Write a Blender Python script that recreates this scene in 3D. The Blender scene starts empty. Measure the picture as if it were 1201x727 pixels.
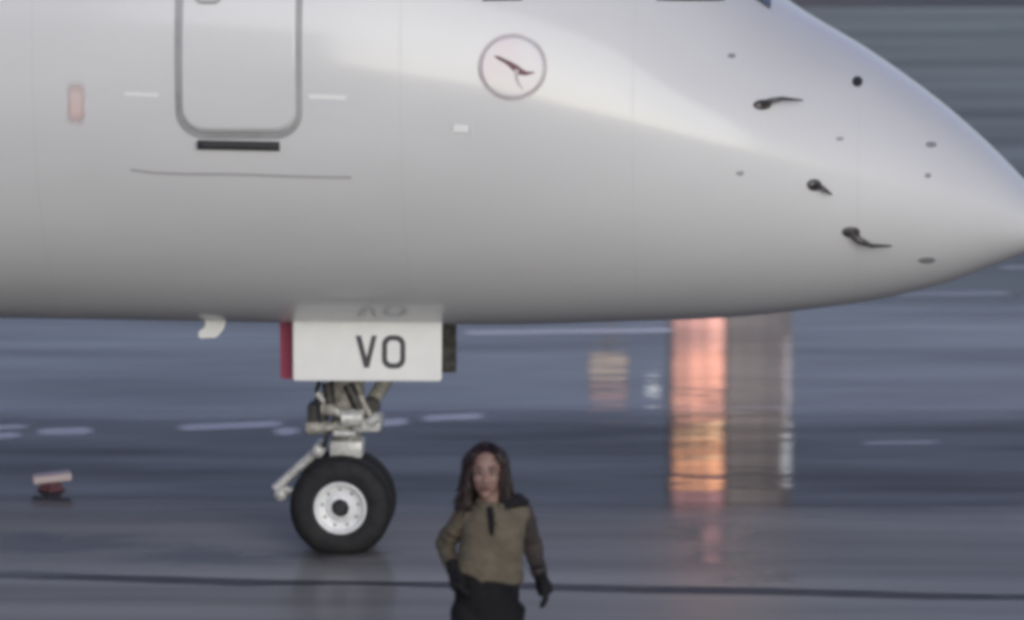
import bpy, bmesh, math, random
import numpy as np
from mathutils import Vector, Matrix
from mathutils import noise as mnoise

random.seed(7)
R = math.radians
SC = bpy.context.scene
COL = SC.collection

# ---------------------------------------------------------------- camera
H, F, CX, CY, PITCH = 6.0, 6560.0, 600.5, 363.5, R(8.2)   # eye height, focal length in photo pixels, photo centre, tilt
cd = bpy.data.cameras.new('camera')
cam = bpy.data.objects.new('camera', cd)
COL.objects.link(cam)
cam.location = (0, 0, H)
cam.rotation_euler = (math.pi / 2 - PITCH, 0, 0)
cd.sensor_fit = 'HORIZONTAL'
cd.sensor_width = 36.0
cd.lens = 36.0 * F / 1201.0
cd.clip_start = 0.3
cd.clip_end = 9000
cd.dof.use_dof = True
cd.dof.focus_distance = 31.0
cd.dof.aperture_fstop = 2.1
SC.camera = cam

# ---------------------------------------------------------------- sky, sun, exposure
SUN_EL, SUN_AZ = R(15), R(166)            # azimuth from +Y towards +X: low, behind the camera to the right
w = bpy.data.worlds.new('World')
SC.world = w
w.use_nodes = True
nt = w.node_tree
nt.nodes.clear()
sky = nt.nodes.new('ShaderNodeTexSky')
sky.sky_type = 'NISHITA'
sky.sun_disc = False
sky.sun_elevation = SUN_EL
sky.sun_rotation = SUN_AZ
sky.altitude = 200
sky.air_density = 1.0
sky.dust_density = 1.2
sky.ozone_density = 3.0
hsv = nt.nodes.new('ShaderNodeHueSaturation')
hsv.inputs['Saturation'].default_value = 0.70
hsv.inputs['Hue'].default_value = 0.535
bg = nt.nodes.new('ShaderNodeBackground')
bg.inputs['Strength'].default_value = 0.135
wo = nt.nodes.new('ShaderNodeOutputWorld')
nt.links.new(sky.outputs[0], hsv.inputs['Color'])
nt.links.new(hsv.outputs[0], bg.inputs['Color'])
nt.links.new(bg.outputs[0], wo.inputs['Surface'])

sl = bpy.data.lights.new('sun', 'SUN')
sl.energy = 1.3
sl.angle = R(42)
sl.color = (1.0, 0.968, 0.94)
so = bpy.data.objects.new('sun', sl)
COL.objects.link(so)
sv = Vector((math.sin(SUN_AZ) * math.cos(SUN_EL), math.cos(SUN_AZ) * math.cos(SUN_EL), math.sin(SUN_EL)))
so.rotation_euler = sv.to_track_quat('Z', 'Y').to_euler()
so.location = sv * 60

SC.view_settings.view_transform = 'Standard'
SC.view_settings.look = 'None'
SC.view_settings.gamma = 1.0
SC.view_settings.exposure = 0.0
SC.view_settings.use_curve_mapping = False
SC.cycles.use_denoising = True
SC.cycles.max_bounces = 8
SC.cycles.filter_width = 4.6              # a soft long-zoom picture

# ---------------------------------------------------------------- helpers
def tag(o, label=None, cat=None, group=None, kind=None):
    if label: o['label'] = label
    if cat: o['category'] = cat
    if group: o['group'] = group
    if kind: o['kind'] = kind
    return o

def empty(name, loc, rz=0.0):
    o = bpy.data.objects.new(name, None)
    COL.objects.link(o)
    o.location = loc
    o.rotation_euler = (0, 0, rz)
    o.empty_display_size = 0.2
    return o

def link(name, me, mat, parent=None, smooth=False):
    o = bpy.data.objects.new(name, me)
    COL.objects.link(o)
    if mat is not None and not me.materials:
        me.materials.append(mat)
    if parent: o.parent = parent
    if smooth:
        for p in me.polygons: p.use_smooth = True
    return o

def mesh(name, verts, faces, mat, parent=None, smooth=False):
    me = bpy.data.meshes.new(name)
    me.from_pydata([tuple(v) for v in verts], [], faces)
    me.validate()
    bm = bmesh.new(); bm.from_mesh(me)
    bmesh.ops.recalc_face_normals(bm, faces=bm.faces)
    zs = [v.co.z for v in bm.verts]
    if max(zs)-min(zs) < 1e-5:                # flat sheets on the ground face up
        bm.normal_update()
        bmesh.ops.reverse_faces(bm, faces=[f for f in bm.faces if f.normal.z < 0])
    bm.to_mesh(me); bm.free()
    return link(name, me, mat, parent, smooth)

class MB:
    """collects simple closed solids into one mesh part"""
    def __init__(s): s.v = []; s.f = []
    def add(s, vs, fs):
        b = len(s.v); s.v += [tuple(v) for v in vs]; s.f += [tuple(i + b for i in f) for f in fs]; return s
    def box(s, lo, hi, bev=0.0):
        (x0, y0, z0), (x1, y1, z1) = lo, hi
        if bev <= 0:
            return s.add([(x0,y0,z0),(x1,y0,z0),(x1,y1,z0),(x0,y1,z0),(x0,y0,z1),(x1,y0,z1),(x1,y1,z1),(x0,y1,z1)],
                         [(0,3,2,1),(4,5,6,7),(0,1,5,4),(1,2,6,5),(2,3,7,6),(3,0,4,7)])
        bm = bmesh.new(); bmesh.ops.create_cube(bm, size=1)
        for v in bm.verts:
            v.co = Vector(((x0+x1)/2+v.co.x*(x1-x0), (y0+y1)/2+v.co.y*(y1-y0), (z0+z1)/2+v.co.z*(z1-z0)))
        bmesh.ops.bevel(bm, geom=bm.edges[:], offset=bev, segments=2, affect='EDGES', profile=0.5)
        bm.verts.index_update()
        s.add([v.co[:] for v in bm.verts], [[v.index for v in f.verts] for f in bm.faces]); bm.free(); return s
    def tube(s, pts, rad, n=12, cap=True):
        """tapered tube through pts; rad: number or list (or list of (ra, rb))"""
        pts = [Vector(p) for p in pts]
        if not isinstance(rad, (list, tuple)): rad = [rad] * len(pts)
        vs, fs = [], []
        t0 = (pts[1] - pts[0]).normalized()
        a = t0.orthogonal().normalized()
        for i, p in enumerate(pts):
            t = (pts[min(i+1, len(pts)-1)] - pts[max(i-1, 0)]).normalized()
            a = (a - t * a.dot(t)).normalized(); b = t.cross(a)
            r = rad[i]; ra, rb = (r if isinstance(r, (list, tuple)) else (r, r))
            for k in range(n):
                q = 2*math.pi*k/n
                vs.append(p + a*ra*math.cos(q) + b*rb*math.sin(q))
        for i in range(len(pts)-1):
            for k in range(n):
                fs.append((i*n+k, i*n+(k+1)%n, (i+1)*n+(k+1)%n, (i+1)*n+k))
        if cap:
            fs.append(tuple(range(n))[::-1]); fs.append(tuple((len(pts)-1)*n+k for k in range(n)))
        return s.add(vs, fs)
    def rings(s, rows, n=24):
        """stack of horizontal ellipses (z, cx, cy, rx, ry)"""
        vs, fs = [], []
        for (z, cx, cy, rx, ry) in rows:
            for k in range(n):
                q = 2*math.pi*k/n
                vs.append((cx + rx*math.cos(q), cy + ry*math.sin(q), z))
        m = len(rows)
        for i in range(m-1):
            for k in range(n):
                fs.append((i*n+k, i*n+(k+1)%n, (i+1)*n+(k+1)%n, (i+1)*n+k))
        fs.append(tuple(range(n))[::-1]); fs.append(tuple((m-1)*n+k for k in range(n)))
        return s.add(vs, fs)
    def ball(s, c, r, n=16, m=10):
        rx, ry, rz = r if isinstance(r, (list, tuple)) else (r, r, r)
        rows = []
        vs, fs = [], []
        for i in range(m+1):
            th = math.pi*i/m
            th = min(max(th, 0.02), math.pi-0.02)
            for k in range(n):
                q = 2*math.pi*k/n
                vs.append((c[0]+rx*math.sin(th)*math.cos(q), c[1]+ry*math.sin(th)*math.sin(q), c[2]+rz*math.cos(th)))
        for i in range(m):
            for k in range(n):
                fs.append((i*n+k, i*n+(k+1)%n, (i+1)*n+(k+1)%n, (i+1)*n+k))
        fs.append(tuple(range(n))[::-1]); fs.append(tuple(m*n+k for k in range(n)))
        return s.add(vs, fs)
    def lathe_y(s, prof, c, n=48, flat=None):
        """closed profile [(y, r)...] spun about the y axis through c; flat: lowest z allowed"""
        vs, fs = [], []; m = len(prof)
        for k in range(n):
            q = 2*math.pi*k/n
            for (y, r) in prof:
                x, z = c[0] + r*math.cos(q), c[2] + r*math.sin(q)
                if flat is not None and z < flat + 0.012:
                    dz = flat + 0.012 - z
                    z = max(flat + 0.0005, flat + 0.012 - 0.5*dz)
                vs.append((x, c[1]+y, z))
        for k in range(n):
            for j in range(m):
                fs.append((k*m+j, k*m+(j+1)%m, ((k+1)%n)*m+(j+1)%m, ((k+1)%n)*m+j))
        return s.add(vs, fs)
    def build(s, name, mat, parent=None, smooth=False):
        return mesh(name, s.v, s.f, mat, parent, smooth)

def shade_auto(o, deg=40):
    """flat faces stay crisp, round ones go smooth"""
    me = o.data
    for p in me.polygons: p.use_smooth = True
    bm = bmesh.new(); bm.from_mesh(me)
    for e in bm.edges:
        if len(e.link_faces) == 2 and e.calc_face_angle(0) > R(deg): e.smooth = False
    bm.to_mesh(me); bm.free()
    return o

def remeshed(mb, name, mat, parent, voxel=0.009, smooth=6, wrinkle=0.0):
    """one continuous skin over overlapping solids"""
    me = bpy.data.meshes.new(name)
    me.from_pydata(mb.v, [], mb.f)
    bm = bmesh.new(); bm.from_mesh(me)
    bmesh.ops.recalc_face_normals(bm, faces=bm.faces); bm.to_mesh(me); bm.free()
    o = bpy.data.objects.new(name, me); COL.objects.link(o)
    m = o.modifiers.new('r', 'REMESH'); m.mode = 'VOXEL'; m.voxel_size = voxel; m.use_smooth_shade = True
    m2 = o.modifiers.new('s', 'SMOOTH'); m2.factor = 0.5; m2.iterations = smooth
    dg = bpy.context.evaluated_depsgraph_get()
    ev = o.evaluated_get(dg)
    me2 = bpy.data.meshes.new_from_object(ev)
    me2.name = name
    bpy.data.objects.remove(o); bpy.data.meshes.remove(me)
    me2.materials.clear()
    if wrinkle:
        for v in me2.vertices:
            p = v.co
            a = mnoise.noise((p.x*14, p.y*14, p.z*26)) + .6*mnoise.noise((p.x*9+4, p.y*9, p.z*50+p.x*25))
            v.co = p + v.normal*wrinkle*a
    return link(name, me2, mat, parent, True)

# ---------------------------------------------------------------- materials
def principled(name, col, rough=0.5, metal=0.0, coat=0.0, coat_rough=0.05, spec=0.5, coat_ior=1.5):
    m = bpy.data.materials.new(name); m.use_nodes = True
    b = m.node_tree.nodes['Principled BSDF']
    b.inputs['Base Color'].default_value = (*col, 1)
    b.inputs['Roughness'].default_value = rough
    b.inputs['Metallic'].default_value = metal
    b.inputs['Specular IOR Level'].default_value = spec
    b.inputs['Coat Weight'].default_value = coat
    b.inputs['Coat Roughness'].default_value = coat_rough
    b.inputs['Coat IOR'].default_value = coat_ior
    return m

def noisy(m, col_a, col_b, scale, stretch=(1, 1, 1), detail=5, lo=0.35, hi=0.65, bump=0.0, bump_scale=None, rough=None, socket='Base Color', distort=0.0):
    """mix two colours by noise in object space; optional fine relief and roughness range"""
    t = m.node_tree; n = t.nodes; b = n['Principled BSDF']
    tc = n.new('ShaderNodeTexCoord'); mp = n.new('ShaderNodeMapping')
    mp.inputs['Scale'].default_value = stretch
    t.links.new(tc.outputs['Object'], mp.inputs['Vector'])
    nz = n.new('ShaderNodeTexNoise'); nz.inputs['Scale'].default_value = scale
    nz.inputs['Detail'].default_value = detail; nz.inputs['Distortion'].default_value = distort
    t.links.new(mp.outputs[0], nz.inputs['Vector'])
    mr = n.new('ShaderNodeMapRange'); mr.inputs['From Min'].default_value = lo; mr.inputs['From Max'].default_value = hi
    t.links.new(nz.outputs['Fac'], mr.inputs['Value'])
    mx = n.new('ShaderNodeMix'); mx.data_type = 'RGBA'
    mx.inputs[6].default_value = (*col_a, 1); mx.inputs[7].default_value = (*col_b, 1)
    t.links.new(mr.outputs[0], mx.inputs[0])
    t.links.new(mx.outputs[2], b.inputs[socket])
    if rough:
        m2 = n.new('ShaderNodeMapRange'); m2.inputs['From Min'].default_value = lo; m2.inputs['From Max'].default_value = hi
        m2.inputs['To Min'].default_value, m2.inputs['To Max'].default_value = rough
        t.links.new(nz.outputs['Fac'], m2.inputs['Value']); t.links.new(m2.outputs[0], b.inputs['Roughness'])
    if bump > 0:
        nb = n.new('ShaderNodeTexNoise'); nb.inputs['Scale'].default_value = bump_scale or scale*8
        nb.inputs['Detail'].default_value = 4
        t.links.new(tc.outputs['Object'], nb.inputs['Vector'])
        bp = n.new('ShaderNodeBump'); bp.inputs['Strength'].default_value = bump; bp.inputs['Distance'].default_value = 0.01
        t.links.new(nb.outputs['Fac'], bp.inputs['Height']); t.links.new(bp.outputs[0], b.inputs['Normal'])
    return m

def wet(m, lo_w, hi_w, scale=0.5, stretch=(0.25, 1.2, 1), rough=0.025, ior=1.33, seed=0.0):
    """a thin film of water lying in uneven patches on the ground"""
    t = m.node_tree; n = t.nodes; b = n['Principled BSDF']
    tc = n.new('ShaderNodeTexCoord'); mp = n.new('ShaderNodeMapping')
    mp.inputs['Scale'].default_value = stretch; mp.inputs['Location'].default_value = (seed, seed*1.7, 0)
    t.links.new(tc.outputs['Object'], mp.inputs['Vector'])
    nz = n.new('ShaderNodeTexNoise'); nz.inputs['Scale'].default_value = scale; nz.inputs['Detail'].default_value = 4
    t.links.new(mp.outputs[0], nz.inputs['Vector'])
    mr = n.new('ShaderNodeMapRange'); mr.inputs['From Min'].default_value = 0.33; mr.inputs['From Max'].default_value = 0.67
    mr.inputs['To Min'].default_value = lo_w; mr.inputs['To Max'].default_value = hi_w
    t.links.new(nz.outputs['Fac'], mr.inputs['Value']); t.links.new(mr.outputs[0], b.inputs['Coat Weight'])
    b.inputs['Coat Roughness'].default_value = rough
    b.inputs['Coat IOR'].default_value = ior
    rp = n.new('ShaderNodeTexNoise'); rp.inputs['Scale'].default_value = 2.2; rp.inputs['Detail'].default_value = 2
    m3 = n.new('ShaderNodeMapping'); m3.inputs['Scale'].default_value = (0.5, 1.0, 1)
    t.links.new(tc.outputs['Object'], m3.inputs['Vector']); t.links.new(m3.outputs[0], rp.inputs['Vector'])
    bp = n.new('ShaderNodeBump'); bp.inputs['Strength'].default_value = 1.0; bp.inputs['Distance'].default_value = 0.0013
    t.links.new(rp.outputs['Fac'], bp.inputs['Height']); t.links.new(bp.outputs[0], b.inputs['Coat Normal'])
    return m

def emitter(name, col, strength):
    m = bpy.data.materials.new(name); m.use_nodes = True
    b = m.node_tree.nodes['Principled BSDF']
    b.inputs['Base Color'].default_value = (0.3, 0.3, 0.3, 1)
    b.inputs['Emission Color'].default_value = (*col, 1)
    b.inputs['Emission Strength'].default_value = strength
    return m

M = {}
STR = (0.12, 1.0, 1)
def feather(m, nscale=3.0, amt=0.7, film=True):
    """sheet wears away along its edges (float attribute 'edge': 0 at the rim, 1 inside)"""
    t = m.node_tree; n = t.nodes
    at = n.new('ShaderNodeAttribute'); at.attribute_name = 'edge'
    tc = n.new('ShaderNodeTexCoord'); mp = n.new('ShaderNodeMapping'); mp.inputs['Scale'].default_value = (0.25, 1.5, 1)
    t.links.new(tc.outputs['Object'], mp.inputs['Vector'])
    nz = n.new('ShaderNodeTexNoise'); nz.inputs['Scale'].default_value = nscale; nz.inputs['Detail'].default_value = 6
    t.links.new(mp.outputs[0], nz.inputs['Vector'])
    a = n.new('ShaderNodeMath'); a.operation = 'SUBTRACT'; a.inputs[1].default_value = 0.5
    t.links.new(nz.outputs['Fac'], a.inputs[0])
    b = n.new('ShaderNodeMath'); b.operation = 'MULTIPLY_ADD'; b.inputs[1].default_value = amt
    t.links.new(a.outputs[0], b.inputs[0]); t.links.new(at.outputs['Fac'], b.inputs[2])
    mr = n.new('ShaderNodeMapRange'); mr.interpolation_type = 'SMOOTHSTEP'
    mr.inputs['From Min'].default_value = 0.12; mr.inputs['From Max'].default_value = 0.88
    t.links.new(b.outputs[0], mr.inputs['Value'])
    tr = n.new('ShaderNodeBsdfTransparent'); mx = n.new('ShaderNodeMixShader')
    if film:          # a coating has no underside of its own
        ge = n.new('ShaderNodeNewGeometry'); iv = n.new('ShaderNodeMath'); iv.operation = 'SUBTRACT'; iv.inputs[0].default_value = 1.0
        t.links.new(ge.outputs['Backfacing'], iv.inputs[1])
        mu = n.new('ShaderNodeMath'); mu.operation = 'MULTIPLY'
        t.links.new(mr.outputs[0], mu.inputs[0]); t.links.new(iv.outputs[0], mu.inputs[1]); t.links.new(mu.outputs[0], mx.inputs[0])
    else:
        t.links.new(mr.outputs[0], mx.inputs[0])
    t.links.new(tr.outputs[0], mx.inputs[1]); t.links.new(n['Principled BSDF'].outputs[0], mx.inputs[2])
    t.links.new(mx.outputs[0], n['Material Output'].inputs['Surface'])
    return m
M['concrete'] = wet(noisy(principled('concrete', (0.13,0.13,0.135), 0.85, spec=0.2), (0.185,0.182,0.184), (0.30,0.294,0.292), 1.6, STR, 6, bump=0.25, bump_scale=40), 0.08, 0.24, rough=0.165)
M['far_concrete'] = feather(wet(noisy(principled('far_concrete', (0.12,0.12,0.125), 0.85, spec=0.2), (0.06,0.064,0.062), (0.095,0.10,0.094), 0.9, STR, 6, bump=0.25, bump_scale=40), 0.15, 0.33, seed=3))
M['asphalt'] = feather(wet(noisy(principled('asphalt', (0.045,0.046,0.05), 0.8, spec=0.2), (0.034,0.034,0.038), (0.055,0.054,0.06), 1.4, STR, 6, bump=0.3, bump_scale=60), 0.14, 0.32, scale=1.5, seed=5))
M['mid_asphalt'] = feather(wet(noisy(principled('mid_asphalt', (0.09,0.09,0.095), 0.8, spec=0.2), (0.10,0.10,0.102), (0.155,0.153,0.153), 1.2, STR, 6, bump=0.3, bump_scale=60), 0.31, 0.53, scale=1.3, seed=8))
M['tar'] = feather(noisy(principled('tar', (0.03,0.03,0.032), 0.6), (0.022,0.022,0.024), (0.05,0.05,0.052), 5), 5, 1.2)
M['line_paint'] = noisy(principled('line_paint', (0.6,0.6,0.6), 0.7), (0.72,0.71,0.69), (0.88,0.87,0.85), 4, (0.4,2,1)); feather(wet(M['line_paint'], .06, .12), 8, 0.3)
M['worn_paint'] = noisy(principled('worn_paint', (0.25,0.25,0.25), 0.7), (0.14,0.14,0.15), (0.20,0.20,0.20), 3, (0.3,2,1)); feather(wet(M['worn_paint'], .3, .4), 5, 1.6)
M['oil'] = noisy(principled('oil', (0.05,0.05,0.05), 0.5), (0.055,0.053,0.053), (0.085,0.083,0.083), 3, (0.3,1,1)); feather(M['oil'], 2.5, 1.3)

M['white_skin'] = noisy(principled('white_skin', (0.8,0.8,0.8), 0.42, coat=0.55, coat_rough=0.125), (0.645,0.645,0.65), (0.685,0.685,0.69), 1.3, (0.5,1,1), 4, bump=0.35, bump_scale=1.1)
M['door_grey'] = noisy(principled('door_grey', (0.33,0.33,0.34), 0.5), (0.28,0.28,0.29), (0.40,0.40,0.405), 4)
M['dark_rubber'] = principled('dark_rubber', (0.03,0.03,0.033), 0.6)
M['seam'] = principled('seam', (0.42,0.41,0.42), 0.6)
M['placard'] = principled('placard', (0.84,0.84,0.83), 0.5)
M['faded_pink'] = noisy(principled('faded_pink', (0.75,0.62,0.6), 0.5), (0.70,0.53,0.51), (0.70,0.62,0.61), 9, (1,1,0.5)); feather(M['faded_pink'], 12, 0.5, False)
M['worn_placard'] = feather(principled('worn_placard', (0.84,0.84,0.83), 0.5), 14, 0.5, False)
M['emblem_pink'] = noisy(principled('emblem_pink', (0.72,0.64,0.66), 0.42, coat=0.48, coat_rough=.1), (0.66,0.645,0.66), (0.655,0.595,0.615), 5)
M['emblem_ring'] = noisy(principled('emblem_ring', (0.36,0.31,0.32), 0.5), (0.33,0.27,0.28), (0.64,0.57,0.58), 6)
M['emblem_mark'] = principled('emblem_mark', (0.13,0.04,0.06), 0.5)
M['probe'] = noisy(principled('probe', (0.1,0.095,0.095), 0.4, metal=0.6), (0.06,0.055,0.055), (0.14,0.13,0.13), 30)
M['grey_fitting'] = principled('grey_fitting', (0.36,0.36,0.37), 0.45, metal=0.4)
M['cockpit_glass'] = principled('cockpit_glass', (0.02,0.028,0.03), 0.08, coat=0.5)
M['gear_white'] = noisy(principled('gear_white', (0.86,0.86,0.85), 0.4, coat=0.3), (0.84,0.84,0.83), (0.88,0.88,0.87), 7)
M['beige_metal'] = noisy(principled('beige_metal', (0.40,0.385,0.34), 0.5, metal=0.1), (0.22,0.21,0.185), (0.48,0.46,0.41), 22)
M['dark_metal'] = noisy(principled('dark_metal', (0.05,0.048,0.046), 0.5, metal=0.3), (0.03,0.03,0.03), (0.09,0.085,0.08), 25)
M['chrome'] = principled('chrome', (0.6,0.6,0.6), 0.2, metal=1.0)
M['link_grey'] = noisy(principled('link_grey', (0.42,0.42,0.42), 0.45, metal=0.2), (0.46,0.46,0.45), (0.66,0.66,0.64), 30)
M['tyre'] = noisy(principled('tyre', (0.018,0.018,0.02), 0.75), (0.008,0.008,0.010), (0.018,0.018,0.020), 18)
M['rim'] = noisy(principled('rim', (0.72,0.73,0.74), 0.4, coat=0.3), (0.74,0.75,0.76), (0.86,0.87,0.88), 20)
M['hub_dark'] = principled('hub_dark', (0.025,0.025,0.028), 0.5)
M['red'] = principled('red', (0.42,0.06,0.12), 0.45)
M['letter'] = principled('letter', (0.06,0.06,0.07), 0.5)

# ---------------------------------------------------------------- pixel to place
_c, _s = math.cos(PITCH), math.sin(PITCH)
def ray(px, py):
    v = (py - CY) / F
    return Vector(((px - CX) / F, _c - _s * v, -_s - _c * v))
def gp(px, py, z=0.0):
    d = ray(px, py); t = (z - H) / d.z
    return Vector((d.x * t, d.y * t, z))

# ---------------------------------------------------------------- ground
def ground_sheet():
    s = 4000
    o = mesh('apron', [(-s,-s,0),(s,-s,0),(s,s,0),(-s,s,0)], [(0,1,2,3)], M['concrete'])
    return tag(o, 'grey damp concrete apron under the airliner', kind='structure')
apron = ground_sheet()

def interp_edge(pts, n):
    xs = [p[0] for p in pts]
    out = []
    for i in range(n+1):
        x = xs[0] + (xs[-1]-xs[0])*i/n
        out.append((x, float(np.interp(x, xs, [p[1] for p in pts]))))
    return out
def strip(name, far, near, mat, z, jit=0.04, n=160, seed=0.0, wave=1.1, parent=None, fea=0.5, fea_end=0.0):
    """flat sheet on the ground between a far and a near edge (traced in the photo, laid on the ground)"""
    fe, ne = [gp(x, y, z) for x, y in interp_edge(far, n)], [gp(x, y, z) for x, y in interp_edge(near, n)]
    vs, fs, ed = [], [], []
    for i in range(n+1):
        a, b = fe[i], ne[i]
        ja = jit*mnoise.noise((a.x*wave, seed, 0.3)) + jit*.5*mnoise.noise((a.x*wave*4, seed, 1.3))
        jb = jit*mnoise.noise((b.x*wave, seed+9, 2.3)) + jit*.5*mnoise.noise((b.x*wave*4, seed+9, 4.3))
        ya, yb = a.y+ja, b.y+jb
        fw = min(fea, 0.48*abs(ya-yb))
        e = 1.0 if fea_end <= 0 else min(1.0, min(i, n-i)/n*abs(fe[-1].x-fe[0].x)/fea_end)
        for f, k in ((-fw*.5, 0.0), (fw*.5, 1.0)):
            vs.append((a.x, ya-f-(0 if k else 0), z)); ed.append(k*e)
        for f, k in ((fw*.5, 1.0), (-fw*.5, 0.0)):
            vs.append((b.x, yb+f, z)); ed.append(k*e)
    for i in range(n):
        for r in range(3): fs.append((4*i+r, 4*i+r+1, 4*i+4+r+1, 4*i+4+r))
    o = mesh(name, vs, fs, mat, parent)
    at = o.data.attributes.new('edge', 'FLOAT', 'POINT')
    at.data.foreach_set('value', ed)
    return o

def s_tag(o, label): return tag(o, label, kind='structure')
X0, X1 = -2600, 3800
# service road: dark wet asphalt behind the nose wheel
s_tag(strip('service_road', [(X0,462),(600,465),(X1,462)], [(X0,598),(0,596),(600,601),(X1,598)], M['asphalt'], 0.003, 0.10, seed=1, fea=1.3), 'dark wet asphalt service road behind the nose wheel')
M['dry_concrete'] = feather(noisy(principled('dry_concrete', (0.44,0.41,0.37), 0.9, spec=0.2), (0.40,0.375,0.335), (0.49,0.455,0.41), 0.8, (1,1,1), 6, bump=0.25, bump_scale=40))
st_ = s_tag(mesh('parking_stand', [(-60,1,.0015),(60,1,.0015),(60,27.2,.0015),(-60,27.2,.0015),(60,29.0,.0015),(-60,29.0,.0015)], [(0,1,2,3),(3,2,4,5)], M['dry_concrete']), 'pale dry concrete stand between the terminal and the airliner')  # unseen pale ground, added to bounce light onto the lower fuselage
st_.data.attributes.new('edge', 'FLOAT', 'POINT').data.foreach_set('value', [1,1,1,1,0,0])
road = bpy.data.objects['service_road']
s_tag(strip('taxi_lane', [(X0,352),(600,353),(X1,352)], [(X0,488),(600,488),(X1,488)], M['mid_asphalt'], 0.0045, 0.12, seed=3, fea=1.5), 'paler wet asphalt taxi lane beyond the service road')
lane = bpy.data.objects['taxi_lane']
s_tag(strip('far_apron', [(X0,-250),(X1,-250)], [(X0,372),(X1,372)], M['far_concrete'], 0.0015, 0.2, seed=5), 'grey green far apron beyond the taxi lane')
farap = bpy.data.objects['far_apron']

def dash(pts, thick, mat, parent, z=0.0062, jit=0.02, name='painted_line'):
    """painted stroke along photo points, thick in photo pixels"""
    return strip(name, [(x, y-thick/2) for x, y in pts], [(x, y+thick/2) for x, y in pts], mat, z, jit, 40, random.random()*50, 2.5, parent, 0.16, 0.12)
for pts, th in [([(-330,522),(-140,516)],6.5), ([(-80,514),(34,509)],6.5), ([(-60,503),(42,499)],5), ([(34,506),(118,504)],7.5), ([(200,502),(340,496)],6.5), ([(312,506.5),(360,504)],8.5),
                ([(430,496.5),(488,493)],8), ([(486,490.5),(576,487)],7)]:
    dash(pts, th, M['line_paint'], road)
for pts, th in [([(X0,484),(600,478),(X1,476)],5), ([(1000,520),(1105,518)],4.2)]:
    dash(pts, th, M['worn_paint'], lane, z=0.0058)
dash([(536,390),(660,388.5),(798,386.5)], 5, M['line_paint'], lane, z=0.0058)
dash([(-300,404),(0,399),(345,396)], 3.5, M['worn_paint'], lane, z=0.0058)
for pts, th in [([(1165,313),(1560,312)],5), ([(1040,346),(1110,344.5),(1190,343)],5), ([(X0,2),(1201,4),(X1,2)],9)]:
    o = dash(pts, th, M['worn_paint'] if th != 9 else M['tar'], farap)
    if th == 9: o.name = 'tar_joint'
# sealed joint across the near concrete, and dull oil stains left of the wheel
dash([(X0,640),(0,672),(250,681),(640,687),(1201,701),(X1,750)], 8, M['tar'], apron, z=0.002, jit=0.10, name='tar_joint')
def stain(cx, cy, rx, ry, seed, z=0.004):
    vs, n = [tuple(gp(cx, cy, z))], 60
    for k in range(n):
        q = 2*math.pi*k/n
        r = 1 + 0.45*mnoise.noise((math.cos(q)*2+seed, math.sin(q)*2, seed)) + 0.2*mnoise.noise((math.cos(q)*6+seed, math.sin(q)*6, seed))
        vs.append(tuple(gp(cx + rx*r*math.cos(q), cy + ry*r*math.sin(q), z)))
    o = mesh('oil_stain', vs, [(0, 1+k, 1+(k+1)%n) for k in range(n)], M['oil'], apron)
    at = o.data.attributes.new('edge', 'FLOAT', 'POINT'); at.data.foreach_set('value', [1.0]+[0.0]*n)
for i, a in enumerate([(60,640,190,20), (235,652,170,16), (370,648,110,12), (20,672,120,7)]): stain(*a, seed=i*3.7, z=0.0022+i*0.0009+0.002*(i == 3))

# shallow puddles left on the near concrete
M['puddle'] = feather(wet(noisy(principled('puddle', (0.12,0.12,0.125), 0.8, spec=0.2), (0.15,0.15,0.152), (0.20,0.20,0.20), 2, STR), .12, .24, scale=1.6, rough=0.035, seed=2), 2.2, 1.1)
for i, a in enumerate([(836,624,70,20), (846,654,60,13), (890,676,80,12)]):
    vs, n = [tuple(gp(a[0], a[1], .0018))], 60
    for k in range(n):
        q = 2*math.pi*k/n
        r = 1 + 0.4*mnoise.noise((math.cos(q)*2+i*5, math.sin(q)*2, i)) + 0.25*mnoise.noise((math.cos(q)*6+i*5, math.sin(q)*6, i))
        vs.append(tuple(gp(a[0]+a[2]*r*math.cos(q), a[1]+a[3]*r*math.sin(q), .0018+.00025*i)))
    vs[0] = (vs[0][0], vs[0][1], .0018+.00025*i)
    o = mesh('puddle', vs, [(0, 1+k, 1+(k+1) % n) for k in range(n)], M['puddle'], apron)
    o.data.attributes.new('edge', 'FLOAT', 'POINT').data.foreach_set('value', [1.3]+[0.0]*n)

# ---------------------------------------------------------------- airliner
YAW = R(-4)
ROOT = Vector((-0.958, 31.951, 0))
plane = tag(empty('airliner', ROOT, YAW), 'white passenger jet with its nose wheel down on the damp apron', 'airplane')
PM = Matrix.Translation(ROOT) @ Matrix.Rotation(YAW, 4, 'Z')
PI_ = PM.inverted()

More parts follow.
